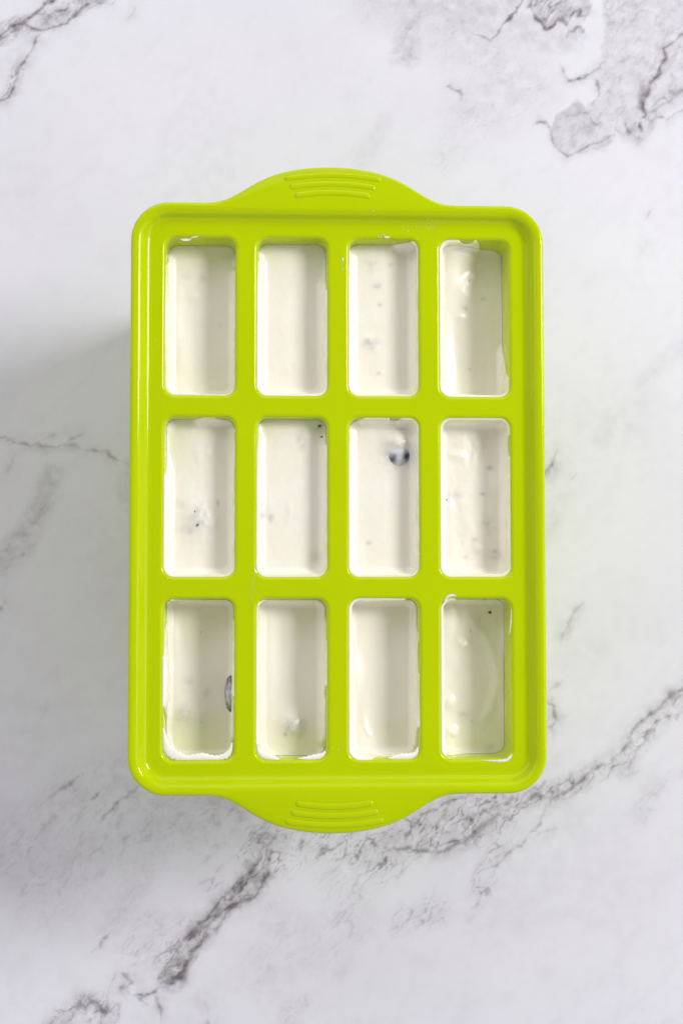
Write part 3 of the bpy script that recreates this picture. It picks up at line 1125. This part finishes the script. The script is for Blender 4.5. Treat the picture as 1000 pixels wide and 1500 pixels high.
Y[0, 2] = build_yogurt(0, 2, 8.0, [(0.05, 0), (0.60, 0.02), (0.80, 0.5), (0.95, 1), (1.5, 1), (2.5, 1), (3.5, 1), (3.93, 1), (3.97, 0.1)],
    "yogurt filling with green and grey berry shreds, in the third compartment of the top row", veils=[(544, 503, 13, 8, 0.5), (545, 390, 12, 12, 0.22), (603, 374, 8, 8, 0.2), (552, 419, 8, 7, 0.2)], seed=3, thick=[(0, .35), (0.95, .5), (1.5, .5), (3.5, 1.0)],
    bumps=[(545, 395, 22, 30, 0.4), (542, 500, 16, 12, 0.35)], ridge=[(((536, 490), (552, 512)), 1.3, 0.3)], meniscus=3.4,
    flecks=[(552, 419, 9, 6, -40, P_), (545, 504, 11, 3.5, -42, G_), (603, 374, 10, 11, 0, P_), (554, 547, 5, 4, 0, G_), (550, 400, 4, 4, 0, G_), (602, 506, 3, 4, 0, G_), (556, 446, 5, 5, 0, P_), (572, 388, 5, 3, 10, P_)])
Y[0, 3] = build_yogurt(0, 3, 14.0, [(0.02, 1), (0.25, 1), (0.37, 0.80), (0.44, 0.80), (0.52, 0.98), (0.58, 0.85), (0.68, 0.1), (1.0, 0), (1.62, 0.02), (1.78, 0.5), (1.90, 1), (2.5, 1), (3.5, 1), (3.95, 1)],
    "yogurt filling with a diagonal fold, in the upper right corner compartment", film=0.55, seed=4, thick=[(0, .9), (0.25, .7), (0.55, .5), (0.8, .3), (1.9, .5), (3.2, 1.2), (3.7, 1.6)],
    bumps=[(660, 385, 24, 50, 3.2), (664, 360, 26, 20, 5.0), (690, 358, 14, 14, 3.5), (678, 457, 8, 7, 0.5), (655, 540, 12, 60, 1.8)], meniscus=2.6,
    ridge=[(((700, 390), (678, 425), (656, 470)), 2.2, 0.35)],
    flecks=[(708, 438, 6, 4, 10, G_), (651, 558, 7, 4, 20, P_), (645, 470, 4, 4, 0, D), (682, 452, 4, 5, 0, P_)])
# middle row
Y[1, 0] = build_yogurt(1, 0, 8.0, [(0.0, 0.3), (0.12, 0.05), (0.34, 0.05), (0.54, 0.95), (0.68, 0.95), (0.86, 0.3), (0.97, 0.2), (1.10, 1), (1.5, 1), (2.5, 1), (3.5, 1), (3.62, 1), (3.72, 0.25), (3.8, 0.1), (3.9, 0.1), (3.95, 0.3)],
    "yogurt filling with a cracked bluish berry mound, leftmost of the middle row", veils=[(298, 757, 19, 22, 0.42), (276, 776, 12, 7, 0.3), (263, 738, 9, 7, 0.2)], seed=5, thick=[(0, .3), (0.6, .35), (1.5, .5), (3.2, 1.0), (3.6, 1.2), (3.8, .3)],
    bumps=[(291, 760, 21, 24, 2.0), (306, 662, 5, 7, 0.4), (290, 665, 7, 12, 0.3), (288, 748, 5, 5, -0.3)], meniscus=3.2,
    flecks=[(286, 748, 4, 7, 0, G_), (290, 769, 3, 7, -35, D), (286, 750, 2.5, 4, 20, D), (332, 702, 3, 4, 0, P_), (319, 737, 3, 7, 0, P_), (330, 839, 4, 3, 0, R_), (324, 823, 3, 2, 0, P_)])
Y[1, 1] = build_yogurt(1, 1, 6.5, [(0.05, 0), (0.97, 0), (1.05, 0.05), (1.13, 0.3), (1.18, 1), (1.5, 1), (2.5, 1), (3.5, 1), (3.86, 1), (3.92, 0.2)],
    "yogurt filling with dark seed bits at its left edge, second of the middle row", veils=[(442, 645, 7, 13, 0.4), (386, 755, 8, 12, 0.35), (470, 628, 8, 9, 0.3), (462, 820, 10, 8, 0.2)], seed=6, thick=[(0, .35), (1.5, .6), (3.5, 1.0)], meniscus=3.2,
    bumps=[(392, 742, 12, 20, 0.5), (424, 745, 4, 10, 0.35), (466, 815, 9, 10, -0.7), (443, 640, 8, 12, 0.3), (396, 760, 5, 6, -0.3)],
    flecks=[(468, 624, 6, 4, 20, D), (471, 640, 4, 3, 0, D), (380, 750, 3, 5, -20, D), (382, 762, 5, 7, 30, D), (384, 738, 7, 5, -30, P_), (396, 759, 6, 11, 0, P_), (379, 757, 4, 3, 0, G_), (384, 756, 4, 3, 0, D), (465, 774, 3, 4, 0, P_)])
Y[1, 2] = build_yogurt(1, 2, 7.0, [(0.05, 0.3), (0.10, 0.25), (0.20, 0.95), (0.57, 1), (0.62, 0.4), (0.70, 0.4), (0.76, 1), (1.5, 1), (2.5, 1), (3.5, 1), (3.92, 1), (3.98, 0.25)],
    "yogurt filling around a half sunk dark blueberry, third of the middle row", veils=[(583, 664, 24, 24, 0.5), (585, 632, 8, 12, 0.15)], seed=7, thick=[(0, .5), (1.5, .6), (3.5, 1.0)], meniscus=3.2, rough=0.07,
    bumps=[(583, 648, 22, 17, 2.5), (524, 800, 10, 20, 0.3)],
    flecks=[(513, 811, 4, 6, 0, R_), (595, 628, 3, 2, 0, P_), (540, 795, 6, 5, 0, P_)])
Y[1, 3] = build_yogurt(1, 3, 9.5, [(0.02, 1), (0.5, 0.98), (1.02, 0.95), (1.08, 0.98), (1.18, 0.84), (1.26, 0.98), (1.5, 1), (2.5, 1), (3.5, 1)],
    "lumpy yogurt filling coating all four walls, rightmost of the middle row", veils=[(656, 730, 8, 12, 0.3), (716, 770, 12, 14, 0.25), (725, 815, 10, 10, 0.25), (668, 725, 8, 10, 0.2)], film=0.55, seed=8, thick=[(0, .7), (1.5, .7), (2.5, .8), (3.5, 1.2)], meniscus=3.0, rough=0.24,
    bumps=[(672, 666, 12, 7, 0.9), (658, 740, 8, 14, 0.9), (700, 802, 6, 5, 0.5), (712, 650, 22, 30, -1.0), (725, 820, 16, 16, -0.5), (733, 705, 10, 14, 0.7), (662, 800, 10, 30, 0.6), (690, 770, 10, 16, 0.5)],
    flecks=[(717, 685, 8, 5, 0, G_), (652, 733, 6, 4, 20, D), (695, 790, 5, 4, 0, G_), (681, 817, 6, 3, 60, G_), (743, 814, 3, 7, 10, D), (706, 724, 7, 4, 0, P_), (687, 798, 4, 3, 0, G_), (725, 808, 6, 5, 0, G_)])
# bottom row
Y[2, 0] = build_yogurt(2, 0, 14.0, [(0.03, 0.9), (0.1, 0.93), (0.3, 0.92), (0.45, 0.86), (0.6, 0.5), (0.95, 0.4), (1.1, 0.5), (1.14, 0.95), (1.5, 1), (1.72, 0.9), (1.80, 0.9), (1.86, 0.9), (1.96, 0.3), (2.1, 0.15), (2.5, 0.1), (2.9, 0.15), (3.0, 0.2), (3.14, 0.15), (3.22, 0.2), (3.34, 0.97), (3.6, 1), (3.70, 0.9), (3.80, 0.85), (3.88, 0.3), (3.97, 0.35)],
    "yogurt filling with white scallops along its near edge, in the lower left corner compartment", veils=[(302, 1013, 5, 9, 0.4), (270, 1045, 14, 16, 0.3), (275, 1000, 10, 14, 0.2)], film=0.60, seed=9, thick=[(0, .5), (0.3, .5), (0.8, .3), (1.5, .7), (2.05, 1.2), (2.28, .9), (2.5, 1.6), (2.72, .9), (2.85, 1.8), (3.02, 2.2), (3.1, 1.2), (3.18, .4), (3.5, 1.3), (3.8, .6)],
    bumps=[(262, 1020, 14, 50, 0.9), (275, 1050, 25, 16, 0.6), (300, 1012, 6, 8, 0.3), (252, 930, 8, 30, 0.9)], meniscus=2.4,
    flecks=[(250, 906, 6, 4, 0, R_), (317, 1060, 3, 3, 0, P_)])
Y[2, 1] = build_yogurt(2, 1, 12.0, [(0.02, 0.95), (0.08, 0.9), (0.3, 0.5), (0.6, 0.55), (0.9, 0.3), (1.08, 0.4), (1.17, 0.9), (1.35, 1), (1.54, 0.95), (1.60, 0.5), (1.7, 0.62), (1.85, 0.5), (2.0, 0.1), (2.2, 0.05), (2.7, 0.05), (2.9, 0.2), (3.02, 0.6), (3.1, 1), (3.2, 0.95), (3.5, 1), (3.9, 1)],
    "yogurt filling with a submerged berry mound near its lower end, second of the bottom row", veils=[(428, 1064, 15, 14, 0.45), (442, 1060, 8, 10, 0.4)], film=0.60, seed=10, thick=[(0, .5), (1.2, .6), (2.12, 1.2), (2.5, .3), (2.9, 1.6), (3.3, .9), (3.6, 1.2)], meniscus=3.4, rough=0.07,
    bumps=[(428, 1066, 17, 18, 2.0), (392, 950, 12, 70, 0.8), (387, 892, 4, 8, 0.4)],
    flecks=[(418, 1075, 5, 5, 0, G_), (381, 1096, 6, 4, -20, G_)])
Y[2, 2] = build_yogurt(2, 2, 12.0, [(0.02, 1), (0.5, 0.97), (0.8, 0.95), (0.88, 0.6), (1.02, 0.5), (1.16, 0.5), (1.22, 1), (1.34, 0.9), (1.42, 0.9), (1.5, 0.98), (1.8, 0.96), (1.86, 0.6), (1.92, 0.5), (1.98, 0.3), (2.2, 0.4), (2.44, 0.45), (2.58, 0.5), (2.68, 0.95), (2.9, 1), (3.5, 1), (3.9, 1)],
    "beige shaded yogurt filling with a single bright glint, third of the bottom row", film=0.60, seed=11, thick=[(0, .9), (0.6, .7), (1.1, .3), (1.5, .6), (2.18, 1.3), (2.5, .4), (2.9, 1.2), (3.3, .9), (3.58, 1.0), (3.66, 1.9), (3.74, 1.0)], meniscus=3.0, rough=0.07,
    bumps=[(518, 985, 10, 26, 2.2), (532, 1080, 14, 26, 1.0), (600, 960, 18, 40, 0.5)], ridge=[(((533, 1050), (537, 1070), (545, 1084)), 0.7, 0.35)],
    flecks=[(550, 933, 4, 4, 0, G_), (565, 946, 3, 3, 0, P_)])
Y[2, 3] = build_yogurt(2, 3, 14.5, [(0.0, 0.95), (0.12, 1), (0.3, 0.8), (0.6, 0.7), (0.75, 0.15), (1.0, 0.05), (1.5, 0.02), (2.0, 0), (2.3, 0.05), (2.6, 0.1), (2.85, 0.3), (2.96, 0.95), (3.04, 1), (3.5, 1), (3.9, 1)],
    "swirled yogurt filling in the lower right corner compartment, bare green wall on its right", veils=[(677, 1047, 9, 9, 0.25), (718, 1095, 8, 6, 0.2)], film=0.60, seed=12, thick=[(0, .8), (0.3, .6), (1, .3), (2.5, .3), (3.0, 1.3), (3.5, 1.3)], meniscus=2.4, rough=0.16,
    bumps=[(660, 1080, 14, 20, 1.8), (658, 900, 14, 40, 1.4), (680, 945, 7, 8, 0.7), (663, 1030, 9, 10, 1.1), (668, 1078, 6, 5, 0.8), (668, 968, 8, 14, 0.6)],
    ridge=[(((690, 900), (712, 930), (728, 960), (736, 1000), (724, 1040), (708, 1070)), 1.7, 0.45), (((672, 935), (684, 948), (690, 945)), 0.7, 0.4), (((655, 1070), (668, 1076), (672, 1082)), 0.7, 0.5)],
    flecks=[(717, 897, 6, 5, 0, R_), (659, 1096, 5, 5, 0, R_), (700, 926, 4, 3, 0, P_), (677, 1047, 8, 7, 0, G_), (653, 948, 3, 3, 0, P_)])


# ------------------------------------------------------------------ blueberries
def blueberry(r, c, px, py, depth, rad, zoff, label, filmfn):
    bm = bmesh.new()
    bmesh.ops.create_uvsphere(bm, u_segments=48, v_segments=32, radius=1.0)
    for v in bm.verts:
        x, y, z = v.co
        # the crown's dimple, on the side turned away below
        v.co = Vector((x * rad[0], y * rad[1], z * rad[2])) * MM
        n = float(vnoise(np.array([x * 3.0 + 4]), np.array([y * 3.0 + z * 2]), 8)[0])
        v.co *= 1 + 0.03 * n
    me = bpy.data.meshes.new("blueberry")
    bm.to_mesh(me)
    film = []
    for v in bm.verts:
        film.append(filmfn(v.co.x / MM / rad[0], v.co.y / MM / rad[1], v.co.z / MM / rad[2]))
    bm.free()
    me.polygons.foreach_set("use_smooth", [True] * len(me.polygons))
    a = me.attributes.new("film", 'FLOAT', 'POINT')
    a.data.foreach_set("value", film)
    o = obj("blueberry", me, BERRY, None, label=label, category="blueberry", group="blueberries in the yogurt")
    x, y = on_plane(px, py, TRAY_Z - depth + zoff)
    o.location = (float(x) * MM, float(y) * MM, (TRAY_Z - depth + zoff) * MM)
    return o


def film_round(x, y, z):
    n = 0.16 * float(vnoise(np.array([x * 3 + 1.0]), np.array([y * 3]), 4)[0])
    # two dark windows, low left and low right, a pale strip between them
    a = math.exp(-(((x + 0.52) / 0.34) ** 2 + ((y + 0.42) / 0.36) ** 2) ** 1.1)
    b = math.exp(-(((x - 0.55) / 0.34) ** 2 + ((y + 0.26) / 0.42) ** 2) ** 1.1)
    return float(np.clip(0.97 - 0.80 * a - 1.0 * b - 0.35 * max(0.0, -y - 0.25) + n, 0.0, 1.0))


def film_side(x, y, z):
    n = 0.25 * float(vnoise(np.array([x * 3 + 1.0]), np.array([y * 5]), 6)[0])
    e = (x + 0.15) ** 2 + y ** 2
    return float(np.clip(0.70 - 0.70 * np.clip(e, 0, 1) + n, 0.04, 0.85))


blueberry(1, 2, 584, 664, 7.0, (4.6, 4.8, 3.2), -1.35, "half sunk round blueberry with yogurt smeared over its top, in the middle row", film_round)
blueberry(2, 0, 338, 1016, 12.0, (2.1, 6.2, 4.0), 4.5, "crinkled grey blueberry pressed against the right wall of the lower left compartment", film_side)


# ------------------------------------------------------------------ drops and smears on the tray
def drop(px, py, lx, ly, h, label, cat="yogurt drop", rot=0, name="yogurt_drop", z=0.0, group="yogurt splashes on the tray"):
    bm = bmesh.new()
    bmesh.ops.create_uvsphere(bm, u_segments=20, v_segments=12, radius=1.0)
    sd = int(px * 7 + py) % 1000
    for v in bm.verts:
        n = 1 + 0.30 * float(vnoise(np.array([v.co.x * 1.7 + sd]), np.array([v.co.y * 1.7 - sd]), sd)[0])
        v.co = Vector((v.co.x * lx * 0.116 * n, v.co.y * ly * 0.116 * n, v.co.z * h * (1.0 if v.co.z > 0 else 0.15))) * MM
    me = bpy.data.meshes.new(name)
    bm.to_mesh(me)
    bm.free()
    me.polygons.foreach_set("use_smooth", [True] * len(me.polygons))
    o = obj(name, me, YOGURT, None, label=label, category=cat)
    if group:
        o["group"] = group
    x, y = on_plane(px, py, TRAY_Z + z)
    o.location = (float(x) * MM, float(y) * MM, (TRAY_Z + z) * MM)
    o.rotation_euler = (0, 0, math.radians(rot))
    return o


drop(337.5, 1147.5, 8, 6, 0.5, "left one of the two white drops on the tray's near rim", z=0.15)
drop(349, 1147, 6, 7, 0.5, "right one of the two white drops on the tray's near rim", z=0.15)
drop(347.5, 1154.5, 3.5, 9, 0.35, "thin white trickle just below the pair of drops on the near rim", z=0.6)
def smear(pts, h, label, z=0.0):
    """a lick of yogurt drawn out along a path: (x, y, half width in photo pixels)"""
    V, F = [], []
    P = []
    for k in range(len(pts) - 1):
        for t in np.linspace(0, 1, 7)[: 6 if k < len(pts) - 2 else 7]:
            P.append([pts[k][i_] + (pts[k + 1][i_] - pts[k][i_]) * t for i_ in range(3)])
    P = np.array(P)
    for _ in range(3):
        P[1:-1] = (P[:-2] + P[1:-1] * 2 + P[2:]) / 4
    X_, Y_ = on_plane(P[:, 0], P[:, 1], TRAY_Z + z)
    T = np.gradient(np.stack([X_, Y_], -1), axis=0)
    T /= np.linalg.norm(T, axis=1)[:, None]
    nr = 9
    for k in range(len(P)):
        wv = P[k, 2] * 0.232 * (1 + 0.15 * math.sin(k * 1.7))
        for j in range(nr):
            a = 2 * math.pi * j / nr
            V.append((X_[k] - T[k, 1] * wv * math.cos(a), Y_[k] + T[k, 0] * wv * math.cos(a), TRAY_Z + z + h * min(1, P[k, 2] / 2.0) * (math.sin(a) if math.sin(a) > 0 else 0.4 * math.sin(a))))
    for k in range(len(P) - 1):
        for j in range(nr):
            F.append((k * nr + j, k * nr + (j + 1) % nr, (k + 1) * nr + (j + 1) % nr, (k + 1) * nr + j))
    F.append(tuple(range(nr)))
    F.append(tuple(range((len(P) - 1) * nr, len(P) * nr)))
    me = mesh("yogurt_smear", V, F)
    fix_normals(me)
    return obj("yogurt_smear", me, YOGURT, None, label=label, category="yogurt smear", group="yogurt splashes on the tray")


smear([(650, 884, .6), (652, 878, 1.6), (656, 873.5, 2.4), (662, 871.5, 2.4), (668, 873, .8)], 0.3, "white smear on the lip at the upper left of the lower right compartment", -0.15)
smear([(706, 1113.5, .4), (718, 1114.5, 1.2), (732, 1115, 2.0), (742, 1114, 2.6), (747, 1109, 2.0), (749, 1104, .6)], 0.3, "long white smear on the lip at the lower right corner of the lower right compartment", -0.15)
smear([(265, 350.5, .8), (271, 351.5, 2.3), (277, 351, 2.0), (281, 349, .8)], 0.3, "white dab on the far wall of the upper left compartment", -1.1)
smear([(280, 348, .5), (286, 346.8, 1.2), (291, 346.4, .5)], 0.2, "thin white streak on the lip beside the dab above the upper left compartment", -0.05)
smear([(239, 1066, 1.5), (241, 1082, 4.5), (245, 1096, 8.0), (252, 1104, 9.0), (262, 1108, 7.5), (274, 1110.5, 4.2), (286, 1109.5, 5.6), (297, 1108.5, 6.6), (308, 1110, 4.6), (320, 1110.5, 4.0), (331, 1107.5, 5.0), (337, 1100, 3.6), (340.5, 1088, 1.2)], 0.7,
      "thick scalloped white smear along the near lip of the lower left compartment", -1.5)
smear([(377, 1090, 1.0), (378, 1099, 4.0), (384, 1105.5, 6.0), (394, 1109, 5.6), (403, 1111, 3.4), (409, 1112, 0.8)], 0.6, "white smear in the lower left corner of the second bottom row compartment", -1.4)
smear([(436, 1111, 0.8), (448, 1111, 3.0), (460, 1109.5, 4.8), (471, 1107.5, 4.6), (477, 1101, 1.8)], 0.6, "white smear at the lower right corner of the second bottom row compartment", -1.4)
smear([(568, 1111, 0.8), (578, 1110, 3.6), (588, 1108.5, 5.8), (599, 1108.5, 5.6), (609, 1105, 4.2), (612, 1094, 1.0)], 0.6, "white smear at the lower right corner of the third bottom row compartment", -1.4)
smear([(748, 893, .5), (748.5, 905, 1.1), (747, 918, .9), (745.5, 930, .4)], 0.25, "faint white streak down the right lip of the lower right compartment", -0.6)
drop(502, 380, 2.5, 6, 0.3, "small white speck on the divider left of the third top compartment", rot=5)
drop(501.5, 395, 2, 3, 0.25, "tiny white speck on the divider just below a bigger speck")
drop(566, 347.5, 9, 3, 0.25, "flat white fleck on the far lip of the third top compartment")


def spatter():
    """many pin-prick droplets drying on the far side of the tray, and a few elsewhere"""
    rng = random.Random(11)
    bm = bmesh.new()

    def dot(px, py, s):
        x, y = on_plane(px, py, TRAY_Z)
        x, y = float(x), float(y)
        d = RY - abs(y)
        z = TRAY_Z
        if d < 8.1:
            z += float(np.interp(d, [q[0] for q in RIM_PROFILE], [q[1] for q in RIM_PROFILE]))
        mt = Matrix.Translation((x * MM, y * MM, (z + 0.02) * MM)) @ Matrix.Diagonal((1, rng.uniform(.7, 1.8), 0.5, 1))
        bmesh.ops.create_icosphere(bm, subdivisions=1, radius=s * 0.232 * MM, matrix=mt)
    for i in range(26):
        dot(rng.gauss(624, 8), rng.gauss(328, 6), rng.uniform(0.25, 0.8))
    for i in range(14):
        dot(rng.gauss(592, 7), rng.gauss(334, 6), rng.uniform(0.25, 0.55))
    for i in range(12):
        dot(rng.gauss(562, 5), rng.gauss(346, 1.2), rng.uniform(0.4, 0.9))
    for px, py, s in ((545.5, 313, 1.2), (610, 350, 0.9), (598, 339, 0.9), (246, 848, 0.8), (496, 1098, 0.9), (502, 1092, 0.7), (487, 1095, 0.7), (500, 384, 0.9),
                      (615, 812, 0.7), (645, 838, 1.0), (748, 845, 0.8), (331, 835, 0.6), (228, 500, 0.5)):
        dot(px, py, s)
    me = bpy.data.meshes.new("yogurt_spatter")
    bm.to_mesh(me)
    bm.free()
    me.polygons.foreach_set("use_smooth", [True] * len(me.polygons))
    obj("yogurt_spatter", me, YOGURT, None, kind='stuff', label="fine white spatter dried on the tray's far side", category="spatter")


spatter()


def hair_streak():  # stands for a hair-thin scratch in the plastic, added as a raised white thread
    V, F = [], []
    pts = [(374, 826), (373, 838), (371.5, 852), (369.5, 866), (367.5, 884)]
    n = 6
    for px, py in pts:
        x, y = on_plane(px, py, TRAY_Z)
        for j in range(n):
            a = 2 * math.pi * j / n
            V.append((float(x) + 0.055 * math.cos(a), float(y), TRAY_Z + 0.01 + 0.05 * math.sin(a)))
    for i in range(len(pts) - 1):
        for j in range(n):
            F.append((i * n + j, i * n + (j + 1) % n, (i + 1) * n + (j + 1) % n, (i + 1) * n + j))
    F.append(tuple(range(n)))
    F.append(tuple(range((len(pts) - 1) * n, len(pts) * n)))
    me = mesh("scratch_streak", V, F)
    fix_normals(me)
    obj("scratch_streak", me, YOGURT, None, label="thin pale streak across the divider crossing in the lower left of the tray", category="scratch line", group="yogurt splashes on the tray")


hair_streak()
